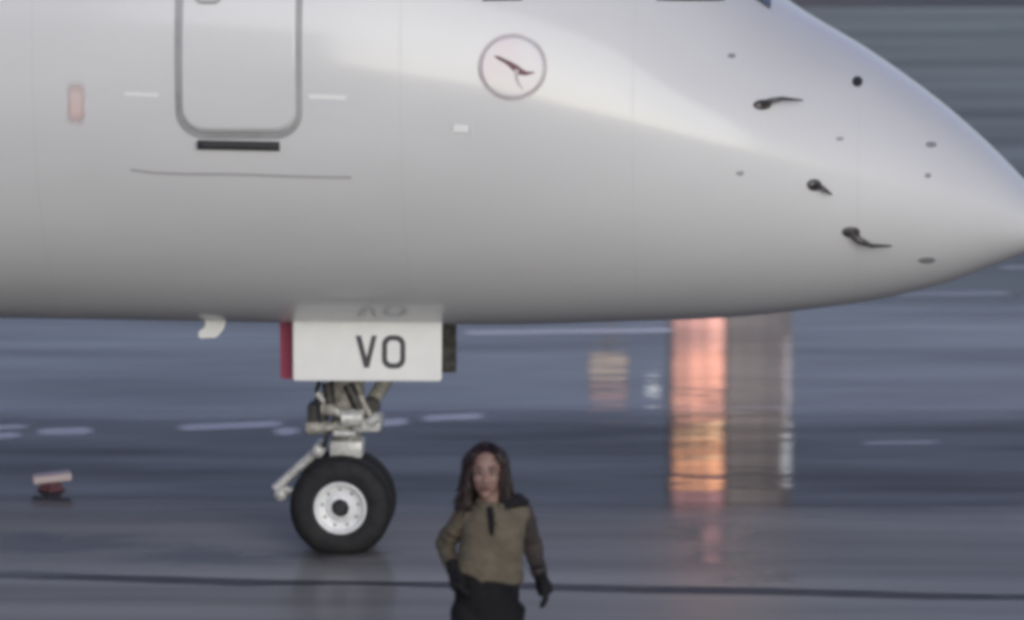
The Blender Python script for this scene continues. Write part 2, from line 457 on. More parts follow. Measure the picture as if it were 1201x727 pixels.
S  = np.array([-16,-6,-2,0,.8,1.6,2.2,2.6,3.0,3.4,3.7,3.9,4.03,4.12,4.16])
ZT = np.array([4.63,4.63,4.62,4.5,4.28,3.95,3.45,3.155,2.917,2.634,2.376,2.175,2.04,1.95,1.885])
ZB = np.array([1.33,1.33,1.346,1.333,1.335,1.361,1.39,1.431,1.488,1.582,1.69,1.768,1.815,1.85,1.885])
ZM = np.array([2.98,2.98,2.97,2.90,2.80,2.62,2.48,2.38,2.27,2.14,2.04,1.97,1.925,1.90,1.885])
WW = np.array([1.65,1.65,1.65,1.60,1.53,1.42,1.28,1.15,.98,.76,.55,.38,.25,.12,.0])
def pchip(ys, x):
    xs = S; h = np.diff(xs); d = np.diff(ys)/h; m = np.zeros_like(ys)
    for i in range(1, len(xs)-1):
        if d[i-1]*d[i] > 0:
            w1 = 2*h[i]+h[i-1]; w2 = h[i]+2*h[i-1]; m[i] = (w1+w2)/(w1/d[i-1]+w2/d[i])
    m[0] = d[0]; m[-1] = d[-1]
    x = np.clip(np.asarray(x, float), xs[0], xs[-1]); i = np.clip(np.searchsorted(xs, x)-1, 0, len(xs)-2)
    t = (x-xs[i])/h[i]
    return (2*t**3-3*t**2+1)*ys[i]+(t**3-2*t**2+t)*h[i]*m[i]+(-2*t**3+3*t**2)*ys[i+1]+(t**3-t**2)*h[i]*m[i+1]
def skin_y(x, z):
    """left-hand (camera) side of the fuselage at station x, height z"""
    zt, zb, zm, ww = (float(pchip(a, x)) for a in (ZT, ZB, ZM, WW))
    t = (z-zm)/((zt-zm) if z > zm else (zb-zm) or 1)
    return -ww*math.sqrt(max(0.0, 1-min(1, t)**2))
def skin(x, z, off=0.0):
    e = 0.01
    y = skin_y(x, z)
    fx = (skin_y(x+e, z)-skin_y(x-e, z))/(2*e); fz = (skin_y(x, z+e)-skin_y(x, z-e))/(2*e)
    n = Vector((fx, -1, fz)).normalized()
    return Vector((x, y, z)) + n*off, n
def on_skin(px, py):
    """where the sight line of a photo pixel meets the near side, in the airliner's own (x, z)"""
    o = PI_ @ Vector((0, 0, H)); d = PI_.to_3x3() @ ray(px, py)
    y = -1.4
    for _ in range(60):
        t = (y-o.y)/d.y; p = o + d*t
        y = 0.6*y + 0.4*skin_y(p.x, p.z)
    return p.x, p.z

def make_fuselage():
    xs = np.concatenate([np.linspace(-16, 1.5, 220), 4.16-(np.linspace(1, 0, 150)[1:]**2)*(4.16-1.5)])
    n = 200
    T, B, Mm, W = (pchip(a, xs) for a in (ZT, ZB, ZM, WW))
    vs, fs = [], []
    for i in range(len(xs)-1):
        for k in range(n):
            q = 2*math.pi*k/n; st = math.sin(q)
            vs.append((xs[i], W[i]*math.cos(q), Mm[i] + ((T[i]-Mm[i]) if st > 0 else (Mm[i]-B[i]))*st))
    m = len(xs)-1
    for i in range(m-1):
        for k in range(n):
            fs.append((i*n+k, i*n+(k+1)%n, (i+1)*n+(k+1)%n, (i+1)*n+k))
    vs.append((4.16, 0, 1.885)); vs.append((-16, 0, 2.98)); tip = len(vs)-2
    for k in range(n):
        fs.append(((m-1)*n+k, (m-1)*n+(k+1)%n, tip)); fs.append(((k+1)%n, k, tip+1))
    return mesh('fuselage', vs, fs, M['white_skin'], plane, True)
fus = make_fuselage()

def band(name, outer, inner, off, mat, parent, base=-0.004):
    """closed band lying on the skin between two outlines given in (x, z)"""
    n = len(outer); vs = []
    for (x, z) in outer: vs.append(skin(x, z, off)[0])
    for (x, z) in inner: vs.append(skin(x, z, off)[0])
    for (x, z) in outer: vs.append(skin(x, z, base)[0])
    for (x, z) in inner: vs.append(skin(x, z, base)[0])
    fs = []
    for k in range(n):
        j = (k+1) % n
        fs += [(k, j, n+j, n+k), (2*n+k, 2*n+j, j, k), (n+k, n+j, 3*n+j, 3*n+k)]
    return mesh(name, vs, fs, mat, parent)
def patch(name, outline, off, mat, parent, rings=10, base=-0.004, smooth=True, soft=0.0):
    """filled panel lying on the skin inside an outline given in (x, z)"""
    n = len(outline); cx = sum(p[0] for p in outline)/n; cz = sum(p[1] for p in outline)/n
    vs = [skin(x, z, base)[0] for x, z in outline]
    for r in range(rings):
        f = 1-r/rings
        vs += [skin(cx+(x-cx)*f, cz+(z-cz)*f, off)[0] for x, z in outline]
    vs.append(skin(cx, cz, off)[0]); fs = []
    for r in range(rings):
        for k in range(n):
            j = (k+1) % n; fs.append((r*n+k, r*n+j, (r+1)*n+j, (r+1)*n+k))
    for k in range(n): fs.append((rings*n+k, rings*n+(k+1)%n, len(vs)-1))
    o = mesh(name, vs, fs, mat, parent, smooth)
    if soft:
        ed = [0.0]*n
        for r in range(rings): ed += [min(1.0, r/rings/soft)]*n
        at = o.data.attributes.new('edge', 'FLOAT', 'POINT'); at.data.foreach_set('value', ed+[1.0])
    return o
def rrect(x0, x1, z0, z1, r, n=8):
    out = []
    for cx, cz, a0 in ((x1-r, z1-r, 0), (x0+r, z1-r, 90), (x0+r, z0+r, 180), (x1-r, z0+r, 270)):
        for k in range(n+1):
            a = R(a0+90*k/n); out.append((cx+r*math.cos(a), cz+r*math.sin(a)))
    # extra points along the straight sides so that long panels follow the curve
    res = []
    for i in range(len(out)):
        a, b = out[i], out[(i+1) % len(out)]
        d = math.hypot(b[0]-a[0], b[1]-a[1]); m = max(1, int(d/0.08))
        for k in range(m): res.append((a[0]+(b[0]-a[0])*k/m, a[1]+(b[1]-a[1])*k/m))
    return res
def px_poly(pts): return [on_skin(*p) for p in pts]

# passenger door
dx0, dz0 = on_skin(210, 160); dx1, _ = on_skin(352, 160)
_, dzb = on_skin(280, 160)
DZT = dzb + 1.72
door = patch('passenger_door', rrect(dx0+.020, dx1-.020, dzb+.020, DZT-.020, .118), 0.0034, M['white_skin'], plane, 22)
ring_o = rrect(dx0-.018, dx1+.018, dzb-.018, DZT+.018, .155); ring_i = rrect(dx0+.024, dx1-.024, dzb+.024, DZT-.024, .113)
def resample(poly, n):
    P = [Vector((*p, 0)) for p in poly]; L = [0]
    for i in range(len(P)): L.append(L[-1] + (P[(i+1) % len(P)]-P[i]).length)
    out = []
    for k in range(n):
        t = L[-1]*k/n; i = max(j for j in range(len(P)) if L[j] <= t + 1e-9)
        f = (t-L[i])/max(1e-9, L[i+1]-L[i]); q = P[i].lerp(P[(i+1) % len(P)], f); out.append((q.x, q.y))
    return out
def polar_pair(o, i, n=200):
    return resample(o, n), resample(i, n)
def rr_pair(x0, x1, z0, z1, ro, t, n=10):
    """matching outer and inner outlines of a rounded frame of width t"""
    a, b = [], []
    for cx, cz, a0 in ((x1-ro, z1-ro, 0), (x0+ro, z1-ro, 90), (x0+ro, z0+ro, 180), (x1-ro, z0+ro, 270)):
        for k in range(n+1):
            q = R(a0+90*k/n); c_, s_ = math.cos(q), math.sin(q)
            a.append((cx+ro*c_, cz+ro*s_)); b.append((cx+(ro-t)*c_, cz+(ro-t)*s_))
    A, B = [], []
    for i in range(len(a)):
        j = (i+1) % len(a); m = max(1, int(math.hypot(a[j][0]-a[i][0], a[j][1]-a[i][1])/0.06))
        for k in range(m):
            f = k/m
            A.append((a[i][0]+(a[j][0]-a[i][0])*f, a[i][1]+(a[j][1]-a[i][1])*f)); B.append((b[i][0]+(b[j][0]-b[i][0])*f, b[i][1]+(b[j][1]-b[i][1])*f))
    return A, B
A_, B_ = rr_pair(dx0-.016, dx1+.016, dzb-.016, DZT+.016, .155, .035)
band('door_outline', A_, B_, 0.0022, M['door_grey'], door)
hx, hz = on_skin(244, 2)
A_, B_ = rr_pair(hx-.075, hx+.075, hz-.016, hz+.085, .045, .018)
band('handle_recess', A_, B_, 0.009, M['door_grey'], door, base=-0.002)
patch('door_handle', rrect(hx-.045, hx+.045, hz+.012, hz+.05, .015), 0.014, M['grey_fitting'], door, 3)
# dark step plate under the door: a thick rounded rubber bar
sx0, sz0 = on_skin(232, 169.5); sx1, _ = on_skin(328, 171)
mb = MB()
pts = []
for k in range(13):
    x = sx0+(sx1-sx0)*k/12; pts.append(skin(x, sz0-.006*k/12, 0.006)[0])
mb.tube(pts, 0.026, 10).build('scuff_bar', M['dark_rubber'], door, True)
# skin seam below the door
def seam(name, pts, wpx, mat, parent, off=0.0012):
    top = [on_skin(x, y-wpx/2) for x, y in pts]; bot = [on_skin(x, y+wpx/2) for x, y in pts][::-1]
    P = top+bot; n = len(top)
    vs = [skin(x, z, off)[0] for x, z in P] + [skin(x, z, -0.003)[0] for x, z in P]
    fs = [(i, i+1, 2*n-2-i, 2*n-1-i) for i in range(n-1)]
    m = 2*n
    fs += [(i, (i+1) % m, m+(i+1) % m, m+i) for i in range(m)]
    return mesh(name, vs, fs, mat, parent)
seam('skin_seam', [(153,199.5),(180,203),(220,204.5),(260,204.5),(300,205.5),(340,207),(380,208),(412,208.5)], 3.2, M['seam'], fus)
seam('placard', [(362,113.5),(385,114),(406,115)], 5, M['placard'], fus)
seam('placard', [(146,110),(165,111),(186,112)], 4, M['placard'], fus)
patch('placard', px_poly([(526,143),(555,144),(555,158),(526,157)]), 0.002, M['worn_placard'], fus, 8, soft=.6)  # pale reflected spot, laid on the skin as colour
def rpx(x0, y0, x1, y1, r, n=5):
    out = []
    for cx, cy, a0 in ((x1-r, y0+r, -90), (x1-r, y1-r, 0), (x0+r, y1-r, 90), (x0+r, y0+r, 180)):
        for k in range(n+1):
            q = R(a0+90*k/n); out.append((cx+r*math.cos(q), cy+r*math.sin(q)))
    return out
tag(patch('faded_patch', px_poly(rpx(75, 90, 103, 152, 9)), 0.002, M['faded_pink'], fus, 12, soft=.75), 'faint pink upright patch aft of the door')  # upright pink reflection put onto the skin as colour

# faint lap seams of the skin: thin butt straps a hair proud of the paint
M['lap'] = principled('lap', (0.57,0.57,0.575), 0.5)
def lap(pts, wm=0.0035):
    P = [skin(x, z, 0.0008) for x, z in pts]; vs, fs = [], []
    for i, (p, nn) in enumerate(P):
        t = (P[min(i+1, len(P)-1)][0]-P[max(i-1, 0)][0]).normalized(); sd = nn.cross(t)
        vs += [p+sd*wm/2, p-sd*wm/2]
    for i in range(len(P)-1): fs.append((2*i, 2*i+1, 2*i+3, 2*i+2))
    mesh('lap_seam', vs, fs, M['lap'], fus)
for x in (-1.55, .46, 1.72, 2.95):
    zt, zb = float(pchip(ZT, x)), float(pchip(ZB, x))
    lap([(x, zb+.03+(zt-zb-.25)*k/40) for k in range(41)])
lap([(-7+9.9*k/80, 1.78+.02*k/80) for k in range(81)])

# round emblem forward of the door
ec = (601, 79)
def circ(r, n=72, rot=0): return [(ec[0]+r*math.cos(2*math.pi*k/n), ec[1]+r*math.sin(2*math.pi*k/n)*0.97) for k in range(n)]
emb = patch('emblem', px_poly(circ(38.5)), 0.0016, M['emblem_pink'], plane, 8)
band('emblem_ring', px_poly(circ(40.8)), px_poly(circ(38.8)), 0.0020, M['emblem_ring'], emb)
def tapered_mark(name, pts, parent, mat, off):
    """brush-like stroke: (px, py, half width in px)"""
    L, Rr = [], []
    for i, (x, y, h) in enumerate(pts):
        a = pts[max(0, i-1)]; b = pts[min(len(pts)-1, i+1)]
        d = math.hypot(b[0]-a[0], b[1]-a[1]); nx, ny = -(b[1]-a[1])/d, (b[0]-a[0])/d
        L.append((x+nx*h, y+ny*h)); Rr.append((x-nx*h, y-ny*h))
    P = px_poly(L+Rr[::-1]); n = len(L)
    vs = [skin(x, z, off)[0] for x, z in P] + [skin(x, z, 0.001)[0] for x, z in P]
    m = 2*n
    fs = [(i, i+1, m-2-i, m-1-i) for i in range(n-1)] + [(i, (i+1) % m, m+(i+1) % m, m+i) for i in range(m)]
    return mesh(name, vs, fs, mat, parent)
tapered_mark('emblem_mark', [(580,66,.8),(586,69,2.2),(592,72,2.3),(598,75.5,3.0),(604,80,4.2),(610,84.5,4.0),(617,86.5,2.6),(627,85.5,.6)], emb, M['emblem_mark'], 0.0026)
tapered_mark('emblem_mark', [(606,82,3.0),(605,88,2.2),(606,94,1.5),(609,100,1.3),(614,106,.7)], emb, M['emblem_ring'], 0.0030)

# probes, vanes and ports on the nose
def blister(name, cx, cy, rx, ry, h, mat, parent=None):
    pts = [(cx+rx*math.cos(2*math.pi*k/20), cy+ry*math.sin(2*math.pi*k/20)) for k in range(20)]
    P = px_poly(pts); n = 20; c0 = on_skin(cx, cy); vs = [skin(x, z, -0.004)[0] for x, z in P]
    for f, hh in ((.92, .55), (.7, .85), (.35, 1.0)):
        vs += [skin(c0[0]+(x-c0[0])*f, c0[1]+(z-c0[1])*f, h*hh)[0] for x, z in P]
    vs.append(skin(*c0, h)[0]); fs = []
    for r in range(3):
        for k in range(n): j = (k+1) % n; fs.append((r*n+k, r*n+j, (r+1)*n+j, (r+1)*n+k))
    for k in range(n): fs.append((3*n+k, 3*n+(k+1) % n, len(vs)-1))
    return mesh(name, vs, fs, mat, parent or plane, True)
def stalk(name, pts, rads, mat, parent):
    """bent tube standing off the skin: (px, py, offset m)"""
    P = []
    for x, y, o in pts: P.append(skin(*on_skin(x, y), o)[0])
    return MB().tube(P, rads, 10).build(name, mat, parent, True)
b = blister('pitot_probe', 894, 123.5, 11, 6, 0.02, M['probe'])
stalk('tube', [(893,123.5,.005),(900,122.5,.05),(912,121,.06),(936,123,.055)], [.02,.016,.011,.005], M['probe'], b)
b = blister('angle_vane', 955, 217, 9, 7, 0.02, M['probe'])
stalk('vane', [(955,217,.01),(962,219,.045),(972,226,.05)], [.02,.014,.005], M['probe'], b)
b = blister('pitot_probe', 998, 272, 11, 6, 0.02, M['probe'])
stalk('tube', [(995,271,.005),(1006,277,.05),(1018,281,.06),(1042,282,.055)], [.02,.02,.012,.005], M['probe'], b)
blister('static_port', 1005.5, 96, 6.5, 6.5, 0.006, M['hub_dark'])
for a in [(858,66,5,3), (1092,170,7,3.5), (1088,206,4,3), (985,163,5,2), (868,203,5,3), (1087,305,11,4)]:
    blister('flush_port', *a, 0.004, M['grey_fitting'])

# cockpit side windows: only their lower edges reach into the picture
for pts in ([(566,1.6),(612,1.0),(628,-70),(560,-70)], [(640,-6),(752,-4),(760,-72),(644,-72)], [(770,1.2),(850,1.2),(830,-62),(774,-66)]):
    q = px_poly(pts); q2 = []
    for i in range(4):
        a, b2 = q[i], q[(i+1) % 4]
        for k in range(8): q2.append((a[0]+(b2[0]-a[0])*k/8, a[1]+(b2[1]-a[1])*k/8))
    patch('cockpit_window', q2, 0.004, M['cockpit_glass'], plane, 6)
# windscreen across the top of the nose
vs, fs = [], []
for i in range(9):
    x = 1.985+0.46*i/8
    zt, zm, ww = (float(pchip(a, x)) for a in (ZT, ZM, WW))
    for k in range(25):
        q = R(66+48*k/24); vs.append((x+.004, (ww+.006)*math.cos(q), zm+(zt-zm+.006)*math.sin(q)))
for i in range(8):
    for k in range(24): fs.append((i*25+k, i*25+k+1, (i+1)*25+k+1, (i+1)*25+k))
mesh('windscreen', vs, fs, M['cockpit_glass'], plane, True)

# white drain mast under the belly
def zx(px, py, y):
    """pixel to the airliner's own (x, z) in the upright plane y"""
    o = PI_ @ Vector((0, 0, H)); d = PI_.to_3x3() @ ray(px, py); t = (y-o.y)/d.y; p = o+d*t
    return p.x, p.z
def blade(name, pts, y0, y1, mat, parent, bev=0.004):
    P = [zx(px, py, y0) for px, py in pts]; n = len(P)
    vs = [(x, y0, z) for x, z in P]+[(x, y1, z) for x, z in P]
    o = mesh(name, vs, [tuple(range(n)), tuple(range(2*n-1, n-1, -1))]+[(i, (i+1) % n, n+(i+1) % n, n+i) for i in range(n)], mat, parent)
    if bev:
        bm = bmesh.new(); bm.from_mesh(o.data); bmesh.ops.bevel(bm, geom=bm.edges[:], offset=bev, segments=2, affect='EDGES'); bm.to_mesh(o.data); bm.free()
    return o
blade('drain_mast', [(241,364),(268,364),(262,386),(254,396),(233,397),(232,389),(240,384)], -.33, -.29, M['gear_white'], plane, .006)

# ---- nose gear
NY = -0.42
gd = blade('gear_door', [(343.5,366),(517,366),(518,374),(517.5,447),(343.5,446.5)], NY, NY+.035, M['gear_white'], plane, .008)
tag(gd, 'white nose gear door with black lettering')
blade('gear_door', [(351,360),(535,360),(535,437),(351,437)], .40, .435, M['dark_metal'], plane, .006)  # far door: shade of its inner face put into the dark colour
blade('gear_door', [(328,372),(346,372),(346,445),(329,444)], -.20, -.14, M['red'], plane, .006)['label'] = 'red rear gear door edge'
# registration letters on the door
def flat_letter(name, outer, inner=None):
    y0, y1 = NY-.003, NY+.002
    P = [zx(px, py, NY) for px, py in outer]; n = len(P)
    if inner:
        Q = [zx(px, py, NY) for px, py in inner]
        vs = [(x, y0, z) for x, z in P+Q]+[(x, y1, z) for x, z in P+Q]; fs = []
        for k in range(n):
            j = (k+1) % n; fs += [(k, j, n+j, n+k), (k, j, 2*n+j, 2*n+k), (n+k, n+j, 3*n+j, 3*n+k)]
    else:
        vs = [(x, y0, z) for x, z in P]+[(x, y1, z) for x, z in P]
        fs = [tuple(range(n))]+[(i, (i+1) % n, n+(i+1) % n, n+i) for i in range(n)]
    return mesh(name, vs, fs, M['letter'], gd)
flat_letter('letter_v', [(417,393.5),(423.5,393.5),(430,419),(436,393.5),(442,393.5),(433,431),(427,431)])
flat_letter('letter_o', rpx(448, 393, 475.5, 432, 11, 6), rpx(454, 399, 469.5, 426, 6, 6))
for px in (365, 490):
    x, z = zx(px, 378, NY); MB().box((x-.03, NY-.006, z-.012), (x+.03, NY+.004, z+.012), .003).build('hinge', M['gear_white'], gd)

AX = 0.270; WX = -0.02
gear = tag(shade_auto(MB().tube([(0,0,.62),(0,0,.80),(0,0,.82),(0,0,1.45)], [.085,.085,.105,.105], 20).build('nose_gear_leg', M['beige_metal'], plane)))
MB().tube([(WX,0,AX),(0,0,.66)], .05, 16).build('piston', M['chrome'], gear, True)
MB().tube([(WX,-.19,AX),(WX,.19,AX)], .035, 14).build('axle', M['dark_metal'], gear, True)
shade_auto(MB().box((-.09,-.1,.545),(.10,.1,.645),.015).build('fork_collar', M['link_grey'], gear))
shade_auto(MB().box((-.22,-.10,.68),(-.11,.10,.86),.02).build('steering_box', M['dark_metal'], gear))
shade_auto(MB().tube([(-.22,-.12,.72),(.02,-.12,.74)], .038, 12).build('steering_actuator', M['beige_metal'], gear))
shade_auto(MB().tube([(-.02,-.15,.79),(.10,-.13,.79)], [.05,.055], 14).build('valve', M['link_grey'], gear))
shade_auto(MB().tube([(.06,0,.72),(.30,0,1.10),(.5,0,1.42)], .042, 12).build('drag_brace', M['beige_metal'], gear))
shade_auto(MB().box((.04,-.12,.70),(.21,.1,.79),.02).build('tow_fitting', M['link_grey'], gear))
for k, (a, b3, r_, mt) in enumerate([((-.16,-.13,.93),(-.02,-.13,.80),.022,'link_grey'), ((.02,-.13,.98),(.09,-.13,.83),.028,'dark_metal'), ((-.10,-.14,.99),(-.08,-.14,.86),.03,'dark_metal'),
        ((-.13,-.15,.84),(-.05,-.15,.84),.036,'beige_metal'), ((.14,-.12,.76),(.20,-.12,.80),.034,'link_grey'), ((-.06,-.16,.70),(.07,-.16,.70),.020,'link_grey'), ((.09,-.14,.93),(.15,-.14,.80),.018,'beige_metal')]):
    shade_auto(MB().tube([a, b3], r_, 10).build('fitting', M[mt], gear))
lamp = shade_auto(MB().lathe_y([(-.01,.0001),(-.01,.05),(.05,.055),(.09,.03),(.09,.0001)], (.15,-.11,.85), 20).build('taxi_lamp', M['dark_metal'], gear))
for k, (x0, y0, z0, x1, z1) in enumerate([(-.12,-.12,1.2,-.16,.70), (.07,-.13,1.2,.10,.76), (-.03,-.14,1.15,-.10,.62), (.11,-.10,1.2,.03,.66)]):
    pts = [(x0+(x1-x0)*t/8+.02*math.sin(t*1.1+k), y0-.015*math.sin(t), z0+(z1-z0)*t/8) for t in range(9)]
    MB().tube(pts, .013, 8).build('hydraulic_hose', M['dark_rubber'] if k % 2 == 0 else M['beige_metal'], gear, True)
# torque link reaching aft, with its pin
ax, az = zx(374, 527, -.06); bx_, bz_ = zx(322, 573, -.06)
tl = shade_auto(MB().tube([(ax,-.06,az),(bx_,-.06,bz_)], [.030,.026], 10).build('torque_link', M['link_grey'], gear))
MB().tube([(ax,-.13,az),(ax,.1,az)], .038, 12).build('pin', M['link_grey'], tl, True)
cx_, cz_ = zx(330, 578, -.06)
MB().tube([(cx_,-.12,cz_),(cx_,.06,cz_)], .036, 12).build('pin', M['link_grey'], tl, True)
shade_auto(MB().tube([(bx_+.02,-.04,bz_),(-.04,-.04,.30)], [.024,.03], 10).build('torque_link', M['link_grey'], gear))

def make_wheel(y, side):
    wo_ = shade_auto(MB().lathe_y([(-.080,.150),(-.094,.18),(-.098,.220),(-.090,.264),(-.068,.284),(-.03,.293),(.03,.293),(.068,.284),(.090,.264),(.098,.220),(.094,.18),(.080,.150)], (WX, y, AX), 72, flat=0.0).build('wheel', M['tyre'], plane), 60)
    s_ = side
    shade_auto(MB().lathe_y([(s_*.090,.153),(s_*.096,.146),(s_*.091,.135),(s_*.060,.126),(s_*.052,.09),(s_*.075,.068),(s_*.080,.052),(s_*.02,.050),(-s_*.05,.050),(-s_*.080,.152)], (WX, y, AX), 56).build('rim', M['rim'], wo_), 35)
    shade_auto(MB().lathe_y([(s_*.0,.0005),(s_*.088,.0005),(s_*.088,.030),(s_*.080,.041),(s_*.0,.046)], (WX, y, AX), 28).build('hub_cap', M['hub_dark'], wo_), 35)
    for k in range(9):
        q = 2*math.pi*k/9+.2
        c = (WX+.106*math.cos(q), y, AX+.106*math.sin(q))
        MB().tube([(c[0], y+s_*.045, c[2]), (c[0], y+s_*.062, c[2])], .011, 6).build('wheel_bolt', M['grey_fitting'], wo_)
    # tread grooves: thin proud ribs on the tyre crown
    for g in (-.045, 0, .045):
        MB().lathe_y([(g-.006,.2905),(g-.006,.2955),(g+.006,.2955),(g+.006,.2905)], (WX, y, AX), 72, flat=0.001).build('tread_rib', M['tyre'], wo_)
    return wo_
make_wheel(-.11, -1)
make_wheel(.11, 1)

# ---------------------------------------------------------------- apron edge marker, far left
mp_ = gp(60, 574, 0.003)
mk = tag(empty('edge_marker', mp_), 'small marker with a pale plate on a red foot, far left on the dark road', 'marker')
M['mk_red'] = principled('mk_red', (0.14,0.06,0.08), 0.7)
M['mk_white'] = principled('mk_white', (0.55,0.46,0.48), 0.7)
MB().rings([(0,0,0,.085,.07),(.012,0,0,.085,.07),(.03,0,0,.06,.045),(.052,.004,0,.055,.04)], 4).build('foot', M['mk_red'], mk)
pl_ = shade_auto(MB().box((-.12,-.07,-.03),(.12,.07,.03),.014).build('plate', M['mk_white'], mk)); pl_.location = (.005, 0, .078); pl_.scale = (1, 1, .8); pl_.rotation_euler = (0, R(-5), R(8))

# ---------------------------------------------------------------- lit tower, floodlight mast beyond the airliner (seen only mirrored in the wet ground)
M['brown_wall'] = noisy(principled('brown_wall', (0.68,0.56,0.48), 0.85), (0.60,0.49,0.42), (0.74,0.62,0.54), 1.2)
M['steel'] = principled('steel', (0.2,0.2,0.2), 0.5, metal=0.7)
M['lit_pink'] = emitter('lit_pink', (1.0,0.42,0.28), 5.0)
M['lit_orange'] = emitter('lit_orange', (1.0,0.44,0.22), 8.5)
M['lit_yellow'] = emitter('lit_yellow', (1.0,0.58,0.32), 8.5)
M['lit_pale'] = emitter('lit_pale', (1.0,0.46,0.36), 4.2)
M['lit_dim'] = emitter('lit_dim', (1.0,0.45,0.45), 3.0)
M['lit_white'] = emitter('lit_white', (0.9,0.95,1.0), 4.0)
M['lit_flood'] = emitter('lit_flood', (1.0,0.78,0.6), 1.6)
M['lit_faint'] = emitter('lit_faint', (0.95,0.9,1.0), 1.8)
M['lit_rose'] = emitter('lit_rose', (1.0,0.6,0.62), 1.0)
M['pale_steel'] = principled('pale_steel', (0.8,0.8,0.82), 0.6)
TX, TY = 2.85, 100.0
tw = tag(empty('stair_tower', (TX, TY, 0)), 'brown stair tower with a column of orange lit windows mirrored on the wet road', 'tower')
MB().box((0,0,0),(2.2,1.3,18)).build('wall', M['brown_wall'], tw)
MB().box((-.15,-.15,18.002),(2.35,1.45,18.3)).build('roof', M['steel'], tw)
for z0, z1, mt in [(3.2,4.4,'lit_pink'),(4.6,5.8,'lit_orange'),(6.0,7.2,'lit_pink'),(7.4,9.1,'lit_pale'),(9.14,9.90,'lit_pink'),(10.02,10.36,'lit_pink'),(10.56,10.84,'lit_yellow'),(10.94,11.22,'lit_orange'),(11.26,11.62,'lit_orange'),(11.74,12.2,'lit_dim')]:
    wn = MB().box((.002,-.06,z0-.02),(.99,-.002,z1+.02)).build('window', M['brown_wall'], tw)
    for x0_, x1_, g_ in ((.08,.32,.82), (.35,.66,1.0), (.69,.97,1.12)):
        e_ = (mt, round(g_*random.uniform(.6, 1.25), 2))
        if e_ not in M:
            b_ = M[mt].copy(); b_.node_tree.nodes['Principled BSDF'].inputs['Emission Strength'].default_value *= e_[1]; M[e_] = b_
        MB().box((x0_,-.075,z0),(x1_,-.062,z1)).build('pane', M[e_], wn)
for z0, z1, st in [(6.2,7.4,.5),(7.6,8.9,.55),(9.0,10.1,.65),(10.25,11.4,.95),(11.55,12.7,.95),(12.85,14.0,1.1),(14.15,15.3,1.0),(15.45,16.6,.8)]:  # added glowing panes that lift the brown wall's tone in the wet mirror
    wn = MB().box((1.04,-.05,z0-.02),(2.03,-.002,z1+.02)).build('window', M['brown_wall'], tw)
    for x0_, x1_, g_ in ((1.06,1.36,1.1), (1.38,1.70,1.0), (1.72,2.01,.75)):
        MB().box((x0_,-.065,z0),(x1_,-.052,z1)).build('pane', emitter('dim_glass', (1.0,.80,.68), st*g_), wn)
wn = MB().box((.60,-.06,12.32),(.96,-.002,13.05)).build('window', M['brown_wall'], tw)
MB().box((.63,-.075,12.34),(.94,-.062,13.03)).build('pane', M['lit_dim'], wn)
MB().box((2.06,-.12,10.7),(2.19,-.02,11.5)).build('tube_lamp', M['lit_white'], tw)
MB().box((2.09,-.12,9.0),(2.16,-.02,10.5)).build('tube_lamp', M['lit_faint'], tw)
MB().box((-.42,-.12,9.8),(-.2,-.0,9.95)).build('wall_lamp', M['lit_white'], tw)
MB().box((-.2,-.08,9.86),(-.002,-.03,9.90)).build('lamp_bracket', M['steel'], tw)
ms = tag(empty('floodlight_mast', (1.72, 99.0, 0)), 'slim steel floodlight mast whose lamps shine on the wet lane', 'mast')
MB().tube([(0,0,0),(0,0,10.0)], [.07,.04], 12).build('pole', M['pale_steel'], ms, True)
for z0, z1, k in ((9.55,9.95,'lit_rose'), (9.05,9.45,'lit_flood')):
    hd = MB().box((-.36,-.22,z0),(.36,-.06,z1)).build('lamp_head', M['steel'], ms)
    MB().box((-.33,-.235,z0+.03),(.33,-.222,z1-.03)).build('lens', M[k], hd)

# ---------------------------------------------------------------- terminal behind the camera (mirrored in the airliner's paint)
M['term_wall'] = noisy(principled('term_wall', (0.25,0.25,0.25), 0.8), (0.22,0.22,0.22), (0.28,0.28,0.27), 0.5)
M['term_glass'] = principled('term_glass', (0.03,0.035,0.04), 0.08)
tm = tag(empty('terminal_building', (0, -1.2, 0)), 'low terminal building the airliner is parked in front of', 'building')
MB().box((-123,-14,0),(-3,-.4,9.5)).build('wall', M['term_wall'], tm)
MB().box((-123.5,-14.5,9.502),(-2.5,.2,10.2)).build('roof', M['term_wall'], tm)
base = None
for fl, (z0, z1) in enumerate(((.6,3.6),(4.6,8.4))):
    for i in range(24):
        x = -120+i*4.9
        if base is None or fl != base[1]:
            o = MB().box((-1.9,-.398,z0),(1.9,-.30,z1)).build('window', M['term_glass'], tm); base = (o, fl)
        else:
            o = base[0].copy(); COL.objects.link(o); o.parent = tm
        o.location = (x, 0, 0)

# ---------------------------------------------------------------- person
M['skin'] = noisy(principled('skin', (0.20,0.115,0.095), 0.55), (0.235,0.145,0.12), (0.30,0.185,0.155), 14)
M['hair'] = noisy(principled('hair', (0.018,0.010,0.010), 0.45), (0.008,0.004,0.005), (0.026,0.011,0.012), 60, (1,1,0.1))
M['khaki'] = noisy(principled('khaki', (0.13,0.12,0.085), 0.9, spec=0.2), (0.11,0.095,0.072), (0.155,0.134,0.10), 9, bump=0.6, bump_scale=24)
M['sleeve'] = noisy(principled('sleeve', (0.06,0.051,0.05), 0.9, spec=0.2), (0.045,0.038,0.038), (0.075,0.063,0.06), 9, bump=0.6, bump_scale=24)
M['tan_sleeve'] = noisy(principled('tan_sleeve', (0.09,0.08,0.062), 0.9, spec=0.2), (0.095,0.08,0.06), (0.145,0.122,0.09), 9, bump=0.6, bump_scale=24)
